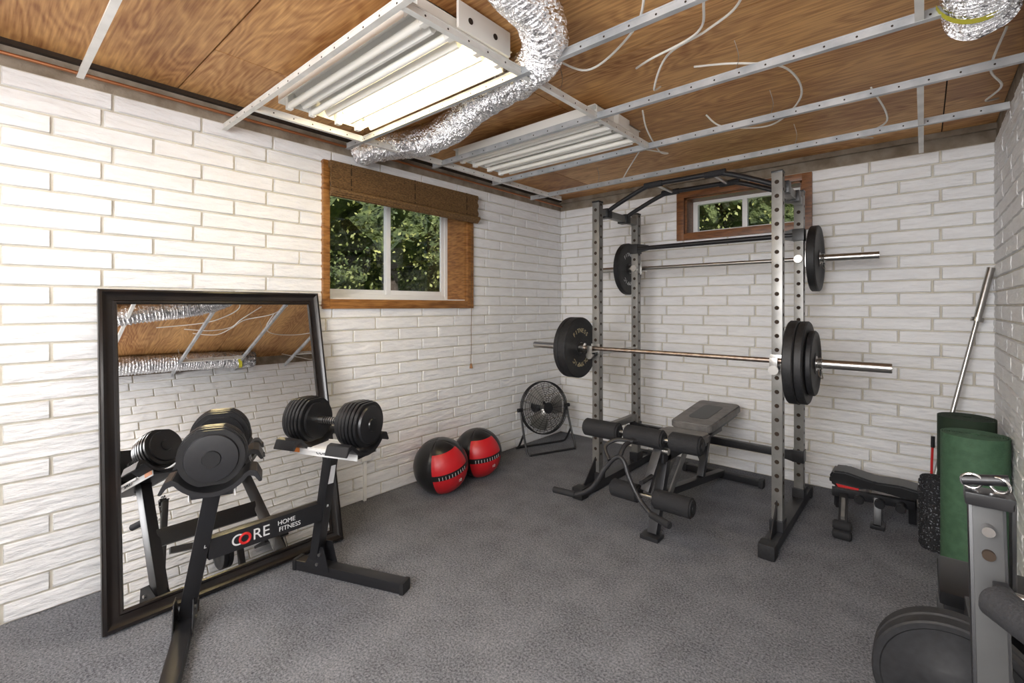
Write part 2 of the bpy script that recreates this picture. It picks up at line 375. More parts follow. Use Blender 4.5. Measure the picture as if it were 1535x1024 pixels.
def fixture(y0,y1,lit,box=False,tm=m_tubeon):
    f=B('fluorescent_light_fixture'); xa,xb=-2.43,-1.31; z0=G+.020; z1=G+.105
    f.bx(m_white,(xa,y0,z1-.004),(xb,y1,z1))
    W=y1-y0
    ty=[y0+W*q for q in (.13,.36,.64,.87)]
    for xx in (xa,xb-.003):
        f.bx(m_white,(xx,y0+.02,z0+.025),(xx+.003,y1-.02,z1))
    for q in (0,.25,.5,.75,1):
        yc=y0+W*q; hw=.05
        out=[(-hw,0),(hw,0),(.006,-.066),(-.006,-.066)]
        if q==0: out=[(0,0),(hw,0),(.006,-.066),(0,-.066)]
        if q==1: out=[(-hw,0),(0,0),(0,-.066),(-.006,-.066)]
        f.prism(m_white,out,xb-xa-.10,mat3((0,1,0),(0,0,1),(1,0,0),((xa+xb)/2,yc,z1-.004)))
    for i,yy in enumerate(ty):
        on=i in lit
        f.cyl(tm if on else m_tubeoff,(xa+.035,yy,z0+.020),(xb-.035,yy,z0+.020),.0165,seg=16)
        for xx in (xa+.006,xb-.036): f.bx(m_white,(xx,yy-.014,z0+.002),(xx+.03,yy+.014,z1-.004),.002)
    if box:
        f.bx(m_white,(xb+.022,y0+.18,z0+.03),(xb+.035,y1-.05,z1+.045),.003)
        for yy in (y0+.24,y1-.14): f.cyl(m_seam,(xb+.0365,yy,z1-.01),(xb+.034,yy,z1-.01),.012,seg=16)
    else: f.bx(m_white,(xb,y0+.2,z0+.03),(xb+.03,y1-.2,z1),.003)
    return f.done()
fixture(.985,1.50,(2,3),True); fixture(2.17,2.70,()); fixture(-.90,-.33,(0,1,2,3),tm=m_tubeadd)  # third fixture is added behind the camera, lit to brighten the room

def duct(pts,r,tape=False):
    d=B('flexible_foil_duct')
    L=sum((V(a)-V(b_)).length for a,b_ in zip(pts,pts[1:])); sub=max(6,int(L/.012/(len(pts)-1)))
    rnd=[random.uniform(-.006,.006) for _ in range(5000)]
    d.tube(m_foil,pts,r,seg=40,sub=sub,rf=lambda i,N:r+(.006 if i%2 else -.006)+rnd[i]*.5,caps=False)
    d.tube(m_seam,[pts[-1],V(pts[-1])+(V(pts[-2])-V(pts[-1]))*.02],r*.9,seg=24,sub=1)
    for v in d.bm.verts: v.co+=V((noise.noise(v.co*14),noise.noise(v.co*14+V((9,0,0))),noise.noise(v.co*14+V((0,7,0)))))*.008
    if tape:
        p=V(pts[-2]); t=bmesh.new(); row=[]
        for k in range(9):
            a=math.radians(200+k*13); row.append([t.verts.new((p.x+(r+.013)*math.cos(a),p.y+.09+dy+k*.006,p.z+(r+.013)*math.sin(a))) for dy in (0,.035)])
        for a_,b_ in zip(row,row[1:]): t.faces.new((a_[0],b_[0],b_[1],a_[1]))
        d.put(t,m_yel)
    return d.done(20)
duct([(-2.85,1.72,2.385),(-2.66,1.74,2.385),(-2.38,1.86,2.385),(-2.05,1.83,2.39),(-1.76,1.72,2.395),(-1.48,1.66,2.395),(-1.22,1.58,2.395),(-1.05,1.36,2.39),(-.97,1.05,2.385),(-.8,.6,2.39),(-.62,.1,2.395),(-.5,-.6,2.395),(-.5,-1.3,2.395)],.083)
duct([(.10,-1.3,2.39),(.09,-.4,2.39),(.12,.6,2.39),(.11,1.4,2.385),(.13,2.0,2.38),(.15,2.30,2.375)],.092,True)

wr=B('ceiling_cable')
for pts in ([(-.60,1.2,2.43),(-.722,1.513,2.40),(-.859,1.656,2.38),(-1.095,1.746,2.37),(-1.25,1.66,2.46)],
            [(-.50,1.45,2.46),(-.567,1.649,2.40),(-.647,1.811,2.39),(-.849,1.841,2.37),(-.99,2.0,2.44)],
            [(-.40,1.55,2.46),(-.472,1.731,2.40),(-.618,1.836,2.40),(-.801,1.896,2.39),(-.95,2.1,2.37),(-.992,2.267,2.45)],
            [(-.95,2.80,2.46),(-.879,2.89,2.40),(-.66,3.013,2.39),(-.456,2.686,2.38),(-.449,2.348,2.39),(-.595,2.183,2.40),(-.80,2.2,2.46)],
            [(-1.2,2.5,2.46),(-1.24,2.643,2.40),(-1.297,2.95,2.36),(-1.297,3.071,2.38),(-1.5,3.1,2.46)],
            [(-1.5,3.1,2.46),(-1.7,3.3,2.40),(-1.85,3.455,2.36),(-2.0,3.6,2.40),(-2.1,3.8,2.46)],
            [(-.2,3.0,2.46),(-.15,3.3,2.37),(-.3,3.6,2.40),(-.25,3.9,2.46)],
            [(.25,2.7,2.46),(.22,2.9,2.38),(.27,3.1,2.36),(.24,3.4,2.4),(.3,3.6,2.46)]):
    wr.tube(m_wire,pts,.0048,seg=8,sub=10)
wr.done()
cp=B('copper_pipe'); cp.tube(M('copper',(.4,.17,.08),.4,.8),[(XL+.06,-1.3,2.40),(XL+.06,1.0,2.405),(XL+.06,4.1,2.40)],.008,seg=10); cp.done()

# ------------------------------------------------------------------ mirror
mr=B('leaning_floor_mirror')
Wm,Hm=1.06,1.47; bx0=-2.525; yy0=.345
vv=V((-.2585,.024,.966)).normalized(); uu=V((-.015,1,0)).normalized(); nn=V((.966,0,.2585))
MM=mat3(uu,vv,nn,(bx0,yy0,.004))
prof=[(0,0),(0,.030),(.005,.036),(.014,.038),(.022,.031),(.035,.025),(.052,.022),(.058,.028),(.066,.028),(.072,.014)]
t=bmesh.new(); rings=[]
for o,h in prof: rings.append([t.verts.new(p) for p in ((o,o,h),(Wm-o,o,h),(Wm-o,Hm-o,h),(o,Hm-o,h))])
for a,b_ in zip(rings,rings[1:]):
    for k in range(4): t.faces.new((a[k],a[(k+1)%4],b_[(k+1)%4],b_[k]))
t.faces.new(rings[0][::-1]); bmesh.ops.recalc_face_normals(t,faces=t.faces[:])
mr.put(t,m_frame,MM)
t=bmesh.new(); o=.067; t.faces.new([t.verts.new(p) for p in ((o,o,.016),(Wm-o,o,.016),(Wm-o,Hm-o,.016),(o,Hm-o,.016))]); mr.put(t,m_mirror,MM)
mr.done(20)

# ------------------------------------------------------------------ dumbbell stand
st=B('dumbbell_stand')
R0=V((-2.33,1.15,0)); L0=V((-2.33,.59,0)); Rt=V((-2.09,1.11,.69)); Lt=V((-2.09,.63,.69))
rd=V((.93,.37,0)).normalized(); ld=V((.93,-.37,0)).normalized()
for base,top,d in ((R0,Rt,rd),(L0,Lt,ld)):
    a=base-d*.11+V((0,0,.028)); b_=base+d*.52+V((0,0,.028))
    st.beam(m_black,a,b_,.06,.05,bev=.006)
    st.beam(m_rubber,b_-d*.01,b_+d*.012,.066,.056,bev=.006); st.beam(m_rubber,a-d*.012,a+d*.01,.066,.056,bev=.006)
    st.beam(m_black,base+V((0,0,.05)),top,.058,.045,up=tuple(d),bev=.006)
    for s_ in (-1,1):
        sd=d.cross(V((0,0,1)))*.033*s_
        st.prism(m_black,[(-.05,0),(.11,0),(.075,.12),(.02,.12)],.004,mat3(d,(0,0,1),d.cross(V((0,0,1))),base+sd+V((0,0,.03))))
        for hh in (.06,.11): st.cyl(m_steel,base+sd+V((0,0,hh))+d*(.02+hh*.3),base+sd*1.25+V((0,0,hh))+d*(.02+hh*.3),.008,seg=6)
fr_=.52; cL=L0.lerp(Lt,fr_); cR=R0.lerp(Rt,fr_)
cx=cL.x
st.beam(m_black,(cx-.0,cL.y+.02,cL.z),(cx,cR.y-.02,cR.z),.04,.085,bev=.004)
fx=cx+.0225
st.text(m_print,'C  RE',.066,mat3((0,1,0),(0,0,1),(1,0,0),(fx,.79,cL.z)))
st.ring(m_redp,(fx,.766,cL.z),(1,0,0),.020,.0055,n=24)
st.text(m_print,'HOME',.028,mat3((0,1,0),(0,0,1),(1,0,0),(fx,.94,cL.z+.014)))
st.text(m_print,'FITNESS',.028,mat3((0,1,0),(0,0,1),(1,0,0),(fx,.955,cL.z-.015)))
for q,(base,top) in (('L',(L0,Lt)),('R',(R0,Rt))):
    p=base.lerp(top,.56); st.text(m_print,q,.02,mat3((0,1,0),(top-base),(1,0,-.35),p+V((.031,0,0))))
pq=R0.lerp(Rt,.80); st.prism(m_print,[(-.016,-.05),(.016,-.05),(.016,.05),(-.016,.05)],.001,mat3((0,1,0),(Rt-R0),(1,0,-.35),pq+V((.0265,0,0))))
DZ=.812
def tray(c,d):
    side=V((0,0,1)).cross(d)
    st.beam(m_black,c-d*.19+V((0,0,-.132)),c+d*.19+V((0,0,-.132)),.13,.018,bev=.005)
    st.beam(m_print,c-d*.075+V((0,0,-.118)),c+d*.075+V((0,0,-.118)),.16,.012,bev=.002)
    for sg in (-1,1):
        st.beam(m_print,c-d*.19+V((0,0,-.128))+side*.070*sg,c+d*.19+V((0,0,-.128))+side*.070*sg,.003,.036,bev=0)
        st.text(m_black,'CORE',.026,mat3(d*(1 if sg<0 else -1),(0,0,1),(side*sg),c+V((0,0,-.128))+side*.0725*sg))
        st.beam(m_oran,c-d*.185+V((0,0,-.128))+side*.072*sg,c-d*.13+V((0,0,-.128))+side*.072*sg,.002,.02,bev=0)
    for s_ in (-1,1):
        out=[];inn=[]
        for k in range(15):
            a=math.radians(215+110*k/14); out.append((.138*math.cos(a),.138*math.sin(a))); inn.append((.122*math.cos(a),.122*math.sin(a)))
        pts=[(-.118,-.060),(-.140,-.066),(-.158,-.105),(-.148,-.108),(-.132,-.085)]+out+[(.132,-.085),(.148,-.108),(.158,-.105),(.140,-.066),(.118,-.060)]+inn[::-1]
        st.prism(m_black,pts,.115,mat3(side,(0,0,1),side.cross(V((0,0,1))),c+d*.142*s_),.002)
def dumb(c,d):
    o=B('adjustable_dumbbell')
    o.cyl(m_steel,c-d*.09,c+d*.09,.016); 
    for q in range(9): o.cyl(m_black,c+d*(-.05+q*.0125),c+d*(-.044+q*.0125),.0175,seg=20)
    side=V((0,0,1)).cross(d)
    for s_ in (-1,1):
        for k in range(7):
            a=.078+k*.0185; r=[.088,.104,.108,.110,.110,.108,.104][k]
            out=[]
            for q in range(48):
                an=2*PI*q/48; rr=r
                if abs(math.sin(an))>.93: rr=r*.93/abs(math.sin(an))
                out.append((rr*math.cos(an),rr*math.sin(an)))
            o.prism(m_vinylb,out,.0145,mat3(side,(0,0,1),side.cross(V((0,0,1))),c+d*s_*(a+.007)),.0015)
            o.lathe(m_steel,[(.06,.0145),(.061,.018),(.0,.018)],c+d*s_*a,d*s_,seg=24)
        e=c+d*s_*(.078+7*.0185)
        o.lathe(m_black,[(0.085,-.004),(.082,.006),(.05,.010),(0,.010)],e,d*s_,seg=40)
        o.lathe(m_vinylb,[(.03,.010),(.028,.016),(0,.016)],e,d*s_,seg=24)
    o.done()
for top,d in ((Rt,rd),(Lt,ld)):
    c=V((top.x+.01,top.y,DZ)); tray(c,d); dumb(c+V((0,0,.002)),d)
    st.beam(m_black,top-V((0,0,.03)),c+V((0,0,-.135)),.075,.06,bev=.004)
st.done()

# ------------------------------------------------------------------ medicine balls
def ball(p,R,rot):
    o=B('medicine_ball'); t=bmesh.new(); bmesh.ops.create_uvsphere(t,u_segments=72,v_segments=48,radius=R); NW=4
    for v in t.verts:
        lon=math.atan2(v.co.y,v.co.x); k=(lon/(2*PI)*NW)%1; g_=min(k,1-k)
        if g_<.02: v.co*=.985
    me_mat=mat3(*[rot@V(a) for a in ((1,0,0),(0,1,0),(0,0,1))],p)
    t.transform(me_mat); i1=o.mi(m_vinylb); i2=o.mi(m_red)
    inv=me_mat.inverted()
    for f in t.faces:
        q=inv@f.calc_center_median(); lon=(math.atan2(q.y,q.x)/(2*PI)*NW)%NW; lat=q.z/R
        red= (0<=lon<1 or 2<=lon<3) and -.86<lat<.74
        if red and -.09<lat<.10: red=False
        f.material_index=i2 if red else i1
    me=bpy.data.meshes.new('t'); t.to_mesh(me); t.free(); o.bm.from_mesh(me); bpy.data.meshes.remove(me)
    for k,ch in enumerate('IIIIIIIIII'):
        for base in (.5,2.5):
            a=2*PI/NW*base+(k-4.5)*.12; n_=V((math.cos(a),math.sin(a),0)); tx=V((-math.sin(a),math.cos(a),0))
            o.text(m_print,ch,.034,me_mat@mat3(tx,(0,0,1),n_,n_*(R+.0005)))
    for base in (.66,2.66):
        a=2*PI/NW*base
        n_=V((math.cos(a),math.sin(a),-.35)).normalized(); tx=V((-math.sin(a),math.cos(a),0))
        o.text(m_print,'12',.032,me_mat@mat3(tx,n_.cross(tx),n_,n_*(R+.0012)))
    o.done()
ball(V((-2.635,2.234,.1975)),.1975,Euler((.10,.22,math.radians(-58))).to_matrix())
ball(V((-2.665,2.640,.190)),.190,Euler((.05,.12,math.radians(-64))).to_matrix())

# ------------------------------------------------------------------ fan
fn=B('floor_fan'); fc=V((-2.72,3.58,.385)); fd=V((.93,-.36,.12)).normalized(); F=frm((0,0,0),fd); R=.245
def FP(x,y,z): return fc+F@V((x,y,z))
for r_ in [.05+.0195*i for i in range(11)]:
    zz=.075-.05*(r_/R)**2.5; fn.ring(m_black,FP(0,0,zz),fd,r_,.0016,seg=5,n=40); 
    if r_>.08: fn.ring(m_black,FP(0,0,-zz),fd,r_,.0016,seg=5,n=36)
fn.ring(m_black,FP(0,0,.0),fd,R,.007,n=48); fn.ring(m_black,FP(0,0,.025),fd,R,.004,n=48); fn.ring(m_black,FP(0,0,-.025),fd,R,.004,n=48)
for k in range(18):
    a=2*PI*k/18; c_,s_=math.cos(a),math.sin(a)
    for sg in (1,-1): fn.tube(m_black,[FP(q*c_,q*s_,sg*(.077-.05*(q/R)**2.5)) for q in (.045,.1,.16,.2,R)],.0018,seg=5,sub=2)
fn.cyl(m_black,FP(0,0,.072),FP(0,0,.082),.048,bev=.003); fn.cyl(m_black,FP(0,0,-.16),FP(0,0,-.03),.06,bev=.01); fn.cyl(m_steel,FP(0,0,-.03),FP(0,0,.045),.03)
for k in range(3):
    t=bmesh.new(); g_=[]
    for i in range(9):
        rr=.03+.18*i/8; row=[]
        for j in range(6):
            w_=(-.5+j/5)*(1.2-.15*i/8)*(.75+.4*math.sin(PI*i/8)); a=2*PI*k/3+w_+.12*i/8
            row.append(t.verts.new((rr*math.cos(a),rr*math.sin(a),.025*w_*1.1)))
        g_.append(row)
    for i in range(8):
        for j in range(5): t.faces.new((g_[i][j],g_[i+1][j],g_[i+1][j+1],g_[i][j+1]))
    fn.put(t,m_steel,Matrix.Translation(fc)@F)
sx=V((fd.y,-fd.x,0)).normalized(); fh=V((fd.x,fd.y,0)).normalized()
def SP(a,b_,z): return V((fc.x,fc.y,0))+sx*a+fh*b_+V((0,0,z))
for s_ in (-1,1):
    fn.tube(m_black,[SP(s_*.255,0,.385),SP(s_*.26,.06,.2),SP(s_*.26,.14,.014),SP(s_*.23,.17,.012)],.010,seg=10,sub=6)
    fn.tube(m_black,[SP(s_*.26,.07,.18),SP(s_*.26,-.02,.05),SP(s_*.25,-.09,.012)],.010,seg=10,sub=6)
    fn.cyl(m_black,SP(s_*.235,0,.385),SP(s_*.285,0,.385),.018)
fn.tube(m_black,[SP(-.23,.17,.012),SP(0,.17,.012),SP(.23,.17,.012)],.010,seg=10,sub=2); fn.tube(m_black,[SP(-.25,-.09,.012),SP(.25,-.09,.012)],.010,seg=10,sub=1)
fn.done()

# ------------------------------------------------------------------ power rack
rk=B('power_rack'); X0,X1,Y0,Y1,HT=-1.82,-.63,3.05,3.67,2.115
for x in (X0,X1):
    for y in (Y0,Y1):
        rk.bx(m_rack,(x-.028,y-.03,.05),(x+.028,y+.03,HT),.004); rk.bx(m_black,(x-.030,y-.032,HT-.001),(x+.030,y+.032,HT+.012),.004)
        n=24
        for i in range(n):
            z=.22+i*.08
            rk.cyl(m_seam,(x,y-.0305,z),(x,y+.0305,z),.012,seg=14); rk.cyl(m_seam,(x-.0285,y,z+.04),(x+.0285,y,z+.04),.010,seg=14)
        rk.bx(m_char,(x-.035,y-.05,.07),(x+.035,y+.05,.13),.004)
    rk.bx(m_char,(x-.035,2.80,.012),(x+.035,3.90,.07),.006)
    rk.bx(m_rubber,(x-.042,2.77,0),(x+.042,2.86,.08),.012); rk.bx(m_rubber,(x-.042,3.86,0),(x+.042,3.92,.08),.012)
    rk.prism(m_char,[(0,0),(.17,0),(0,.17)],.006,mat3((0,-1,0),(0,0,1),(1,0,0),(x,Y0-.03,.07)))
    rk.bx(m_rack,(x-.025,Y0+.03,HT-.09),(x+.025,Y1-.03,HT-.04),.004)
    if x==X0: rk.bx(m_rack,(x-.02,Y0+.03,.40),(x+.02,Y1-.03,.45),.004)
    rk.cyl(m_steel,(x,Y0-.06,1.0),(x,Y1+.06,1.0),.013)
    rk.cyl(m_black,(x,Y0-.07,1.0),(x,Y0-.045,1.0),.020)
for yy,hh in ((3.16,.085),(3.46,.085)):
    rk.tube(m_black,[(X0,yy,HT-.06),(X0+.12,yy,HT+.0),(X0+.33,yy,HT+hh),(X0+.45,yy,HT+hh+.01),(-1.225,yy,HT+hh+.01),(X1-.45,yy,HT+hh+.01),(X1-.33,yy,HT+hh),(X1-.12,yy,HT),(X1,yy,HT-.06)],.0165,seg=14,sub=5)
    for x in (X0,X1): rk.bx(m_black,(x-.04,yy-.035,HT-.10),(x+.04,yy+.035,HT-.03),.004)
    for a,b_ in ((X0+.32,X0+.45),(X1-.45,X1-.32)): rk.cyl(m_foam,(a,yy,HT+hh+.007),(b_,yy,HT+hh+.009),.021)
for xx in (-1.42,-1.03): rk.cyl(m_steel,(xx,3.16,HT+.095),(xx,3.46,HT+.095),.014)
rk.cyl(m_black,(X0+.03,Y1-.03,1.828),(X1-.03,Y1-.03,1.828),.018)
rk.bx(m_black,(X0+.03,Y1-.035,.32),(X1-.03,Y1+.005,.37),.004)
for x,s_ in ((X0,1),(X1,-1)):
    for z in (1.828,.345): 
        rk.bx(m_black,(x-.034,Y1-.05,z-.04),(x+.034,Y1+.036,z+.04),.004)
        rk.prism(m_black,[(0,-.04),(.10,-.02),(.10,.02),(0,.04)],.006,mat3((s_,0,0),(0,0,1),(0,1,0),(x+.03*s_,Y1-.04,z)))
BY,BZ=2.975,1.043; UY,UZ=3.80,1.676
for x in (X0,X1):
    rk.bx(m_steel,(x-.034,Y0-.036,BZ-.06),(x+.034,Y0-.030,BZ+.03),.001)
    rk.bx(m_steel,(x-.02,Y0-.115,BZ-.030),(x+.02,Y0-.032,BZ-.019),.002); rk.bx(m_steel,(x-.02,Y0-.118,BZ-.030),(x+.02,Y0-.108,BZ+.02),.002)
    rk.cyl(m_steel,(x,Y0-.11,BZ-.05),(x,Y0-.03,BZ-.05),.012); rk.cyl(m_steel,(x,Y0-.12,BZ-.05),(x,Y0-.11,BZ-.05),.026)
    rk.bx(m_steel,(x-.034,Y1+.030,UZ-.06),(x+.034,Y1+.036,UZ+.05),.001)
    rk.bx(m_steel,(x-.02,Y1+.032,UZ-.030),(x+.02,Y1+.165,UZ-.019),.002); rk.bx(m_steel,(x-.02,Y1+.158,UZ-.030),(x+.02,Y1+.168,UZ+.02),.002)
    rk.cyl(m_steel,(x,Y1-.05,UZ-.01),(x,Y1-.028,UZ-.01),.026)
rk.done()

def plate(o,x,y,z,R,th,words=('FITNESS','OLYMPIC'),pm=None,rub=m_rubber):
    prof=[(.026,0),(.055,0),(.060,.004),(R*.72,.006),(R*.78,0),(R-.006,0),(R,.006),(R,th-.006),(R-.006,th),(R*.78,th),(R*.72,th-.006),(.060,th-.004),(.055,th),(.026,th),(.026,0)]
    o.lathe(rub,prof,(x,y,z),(1,0,0),seg=64)
    o.lathe(m_steel,[(.025,-.001),(.040,-.001),(.040,th+.001),(.025,th+.001),(.025,-.001)],(x,y,z),(1,0,0),seg=32)
    if pm:
        for wi,wd in enumerate(words):
            for k,ch in enumerate(wd):
                a=PI/2-(k-(len(wd)-1)/2)*.24+PI*wi
                n_=V((0,math.cos(a),math.sin(a))); tx=n_.cross(V((1,0,0)))
                o.text(pm,ch,R*.20,mat3(tx,n_,tx.cross(n_),V((x+th-.0052,y,z))+n_*R*.56))
def barbell(y,z,xc,left,right,shaft,L=2.24):
    o=B('barbell'); h=L/2
    o.cyl(shaft,(xc-.66,y,z),(xc+.66,y,z),.0145,seg=20)
    for s_ in (-1,1):
        o.cyl(m_steel,(xc+s_*.655,y,z),(xc+s_*h,y,z),.0245,seg=28,bev=.002); o.cyl(m_steel,(xc+s_*.645,y,z),(xc+s_*.675,y,z),.036,seg=28,bev=.003)
    q=.68
    for R,th,pm in right:
        plate(o,xc+q,y,z,R,th,pm=pm,words=('OLYMPIC','WEIGHTS')); q+=th+.002
    for k in range(3): o.ring(m_steel,(xc+q+.008+k*.007,y,z),(1,0,0),.028,.003,n=24)
    o.tube(m_steel,[(xc+q+.01,y,z-.028),(xc+q+.012,y-.02,z-.06),(xc+q+.03,y-.03,z-.075),(xc+q+.02,y+.0,z-.04)],.003,seg=6)
    q=.68
    for R,th,pm in left:
        plate(o,xc-q-th,y,z,R,th,pm=pm); q+=th+.002
    for k in range(3): o.ring(m_steel,(xc-q-.008-k*.007,y,z),(1,0,0),.028,.003,n=24)
    o.done()
barbell(BY,BZ,-1.235,[(.225,.06,m_cream),(.225,.035,None)],[(.228,.05,None),(.225,.04,None),(.175,.03,None)],m_bar)
barbell(UY,UZ,-1.26,[(.225,.045,m_print)],[(.225,.05,None)],m_steel,2.1)

# ------------------------------------------------------------------ weight bench
bn=B('weight_bench'); cx=-1.19
def pad(o,m,c,L,W,T,rotx,taper=1.0,mb=None):
    r=.05; pts=[]
    for (sx_,sy_,a0) in ((1,1,0),(-1,1,90),(-1,-1,180),(1,-1,270)):
        w_=W/2*(taper if sy_>0 else 1)
        for k in range(6):
            a=math.radians(a0+90*k/5); pts.append((sx_*(w_-r)+r*math.cos(a),sy_*(L/2-r)+r*math.sin(a)))
    R3=Matrix.Rotation(rotx,4,'X')
    o.prism(m,pts,T,Matrix.Translation(V(c))@R3,.010)
    if mb: o.prism(mb,[(x*.9,y_*.93) for x,y_ in pts],.018,Matrix.Translation(V(c))@R3@Matrix.Translation((0,0,-T/2-.01)))
pad(bn,m_grey,(cx-.03,3.60,.535),.66,.29,.055,math.radians(4),1.1,m_black)
pad(bn,m_char,(cx-.03,3.60,.537),.40,.16,.055,math.radians(4),1.0)
pad(bn,m_grey,(cx,3.02,.50),.32,.30,.055,math.radians(-3),1,m_black)
bn.beam(m_char,(cx,2.70,.44),(cx,3.78,.42),.055,.055)
bn.beam(m_char,(cx,2.80,.45),(cx,2.62,.02),.055,.055,up=(0,1,0)); bn.box(m_char,(cx,2.60,.012),(.11,.09,.024),None,.006)
bn.beam(m_rack,(cx-.03,3.05,.42),(cx-.03,2.75,.18),.012,.05); bn.beam(m_rack,(cx+.03,3.05,.42),(cx+.03,2.75,.18),.012,.05)
bn.beam(m_black,(cx,2.74,.22),(cx,3.86,.05),.05,.045); bn.beam(m_black,(cx-.30,3.86,.035),(cx+.30,3.86,.035),.055,.05)
for s_ in (-1,1): bn.beam(m_rubber,(cx+s_*.30,3.86,.032),(cx+s_*.27,3.86,.032),.065,.063)
bn.beam(m_char,(cx,3.55,.45),(cx,3.40,.14),.045,.045,up=(0,1,0)); bn.beam(m_char,(cx-.04,3.3,.46),(cx-.04,3.62,.12),.01,.04,up=(0,1,0))
def foam(a,b_,r=.056):
    bn.cyl(m_foam,a,b_,r,seg=32,bev=.010); d=(V(b_)-V(a)).normalized()
    for q,s_ in ((V(a),-1),(V(b_),1)): bn.cyl(m_black,q+d*s_*-.004,q+d*s_*.006,.024)
bn.cyl(m_steel,(-1.68,2.68,.56),(-.955,2.68,.56),.0125)
foam((-1.69,2.68,.553),(-1.44,2.68,.555)); foam((-1.395,2.68,.558),(-1.15,2.68,.56)); foam((-1.11,2.68,.562),(-.93,2.68,.565))
bn.beam(m_char,(cx,2.70,.50),(cx-.03,2.58,.27),.05,.045,up=(0,1,0)); bn.cyl(m_steel,(cx-.06,2.70,.49),(cx+.06,2.70,.49),.02)
bn.beam(m_char,(cx,2.78,.47),(cx,2.66,.56),.05,.05,up=(0,1,0))
bn.cyl(m_steel,(-1.43,2.57,.25),(-.96,2.57,.25),.0125); foam((-1.43,2.57,.25),(-1.25,2.57,.25),.052); foam((-1.16,2.57,.25),(-.94,2.57,.25),.055)
bn.tube(m_char,[(-1.73,2.40,.20),(-1.60,2.42,.20),(-1.50,2.45,.26),(-1.43,2.48,.38),(-1.37,2.50,.455),(-1.32,2.50,.45),(-1.27,2.48,.36),(-1.20,2.46,.27),(-1.10,2.42,.215),(-1.0,2.38,.21)],.0135,seg=12,sub=6)
bn.cyl(m_foam,(-1.75,2.40,.20),(-1.60,2.42,.20),.019,bev=.004); bn.cyl(m_foam,(-1.12,2.43,.215),(-.99,2.38,.21),.019,bev=.004)
bn.tube(m_char,[(-1.345,2.50,.455),(-1.34,2.56,.52),(-1.30,2.64,.54),(-1.2,2.68,.53)],.014,seg=10)
bn.tube(m_char,[(-1.40,2.48,.44),(-1.45,2.52,.50),(-1.40,2.57,.54),(-1.31,2.6,.54)],.012,seg=10)
bn.cyl(m_black,(cx,2.60,.36),(cx,2.46,.36),.0125); bn.done()

# ------------------------------------------------------------------ ab bench at back wall
ab=B('abdominal_exercise_bench'); dz=-.03
out=[(-.24,.02),(-.235,-.035),(-.18,-.06),(-.10,-.05),(-.02,-.025),(.06,-.03),(.14,-.045),(.20,-.04),(.225,.0),(.21,.04),(.12,.055),(.0,.045),(-.06,.06),(-.15,.085),(-.22,.075)]
ab.prism(m_vinylb,[(a,b_*.75) for a,b_ in out],.18,mat3((1,0,0),(0,0,1),(0,-1,0),(-.225,3.76,.255+dz)),.012)
ab.prism(m_redp,[(-.20,-.015),(-.08,-.02),(-.09,-.045),(-.18,-.05)],.186,mat3((1,0,0),(0,0,1),(0,-1,0),(-.225,3.76,.25+dz)))
ab.beam(m_black,(-.44,3.62,.17),(-.04,3.70,.16),.04,.05)
ab.beam(m_black,(-.38,3.66,.17),(-.355,3.33,.07),.045,.03)
ab.beam(m_rack,(-.37,3.52,.16),(-.357,3.36,.10),.02,.035)
ab.cyl(m_foam,(-.40,3.32,.075),(-.31,3.32,.075),.028,bev=.006); ab.cyl(m_foam,(-.40,3.31,.028),(-.31,3.31,.028),.028,bev=.006)
ab.beam(m_black,(-.21,3.66,.17),(-.21,3.62,.02),.04,.04); ab.box(m_black,(-.21,3.62,.012),(.07,.07,.024),None,.005)
ab.beam(m_black,(-.05,3.80,.19),(-.05,3.82,.01),.04,.04); ab.beam(m_black,(-.42,3.80,.19),(-.43,3.82,.01),.04,.04)
for k in range(3): ab.cyl(m_black,(-.30+.1*k,3.60,.15),(-.30+.1*k,3.72,.15),.026,bev=.005)
ab.done()
FX,FY=.048,3.52
fo=B('foam_roller'); fo.cyl(m_speck,(FX,FY,.002),(FX,FY,.40),.064,seg=40,bev=.006)
for i in range(10):
    for k in range(14):
        a=2*PI*(k+.5*(i%2))/14; fo.box(m_speck,(FX+.065*math.cos(a),FY+.065*math.sin(a),.03+i*.037),(.010,.020,.022),Matrix.Rotation(a,3,'Z'),.003)
fo.done()
def matroll(p,R,h,m,rz=.6):
    o=B('rolled_exercise_mat'); t=bmesh.new(); turns=R/.011; pts=[]; n=int(turns*26)
    for i in range(n+1):
        a=i/26*2*PI; r=.02+(R-.02)*i/n; pts.append((r,a))
    prev=None
    for i in range(n+1):
        r,a=pts[i]; A=(r*math.cos(a),r*math.sin(a)); r-=.0065; Bq=(r*math.cos(a),r*math.sin(a))
        cur=[t.verts.new((*A,0)),t.verts.new((*A,h)),t.verts.new((*Bq,h)),t.verts.new((*Bq,0))]
        if prev:
            for k in range(4): t.faces.new((prev[k],cur[k],cur[(k+1)%4],prev[(k+1)%4]))
        else: t.faces.new(cur)
        prev=cur
    t.faces.new(prev[::-1]); bmesh.ops.recalc_face_normals(t,faces=t.faces[:])
    o.put(t,m,Matrix.Translation(V(p))@Matrix.Rotation(rz,4,'Z')); return o.done(50)
matroll((.192,3.33,.003),.132,.70,m_green); matroll((.185,3.70,.003),.13,.72,m_green2)

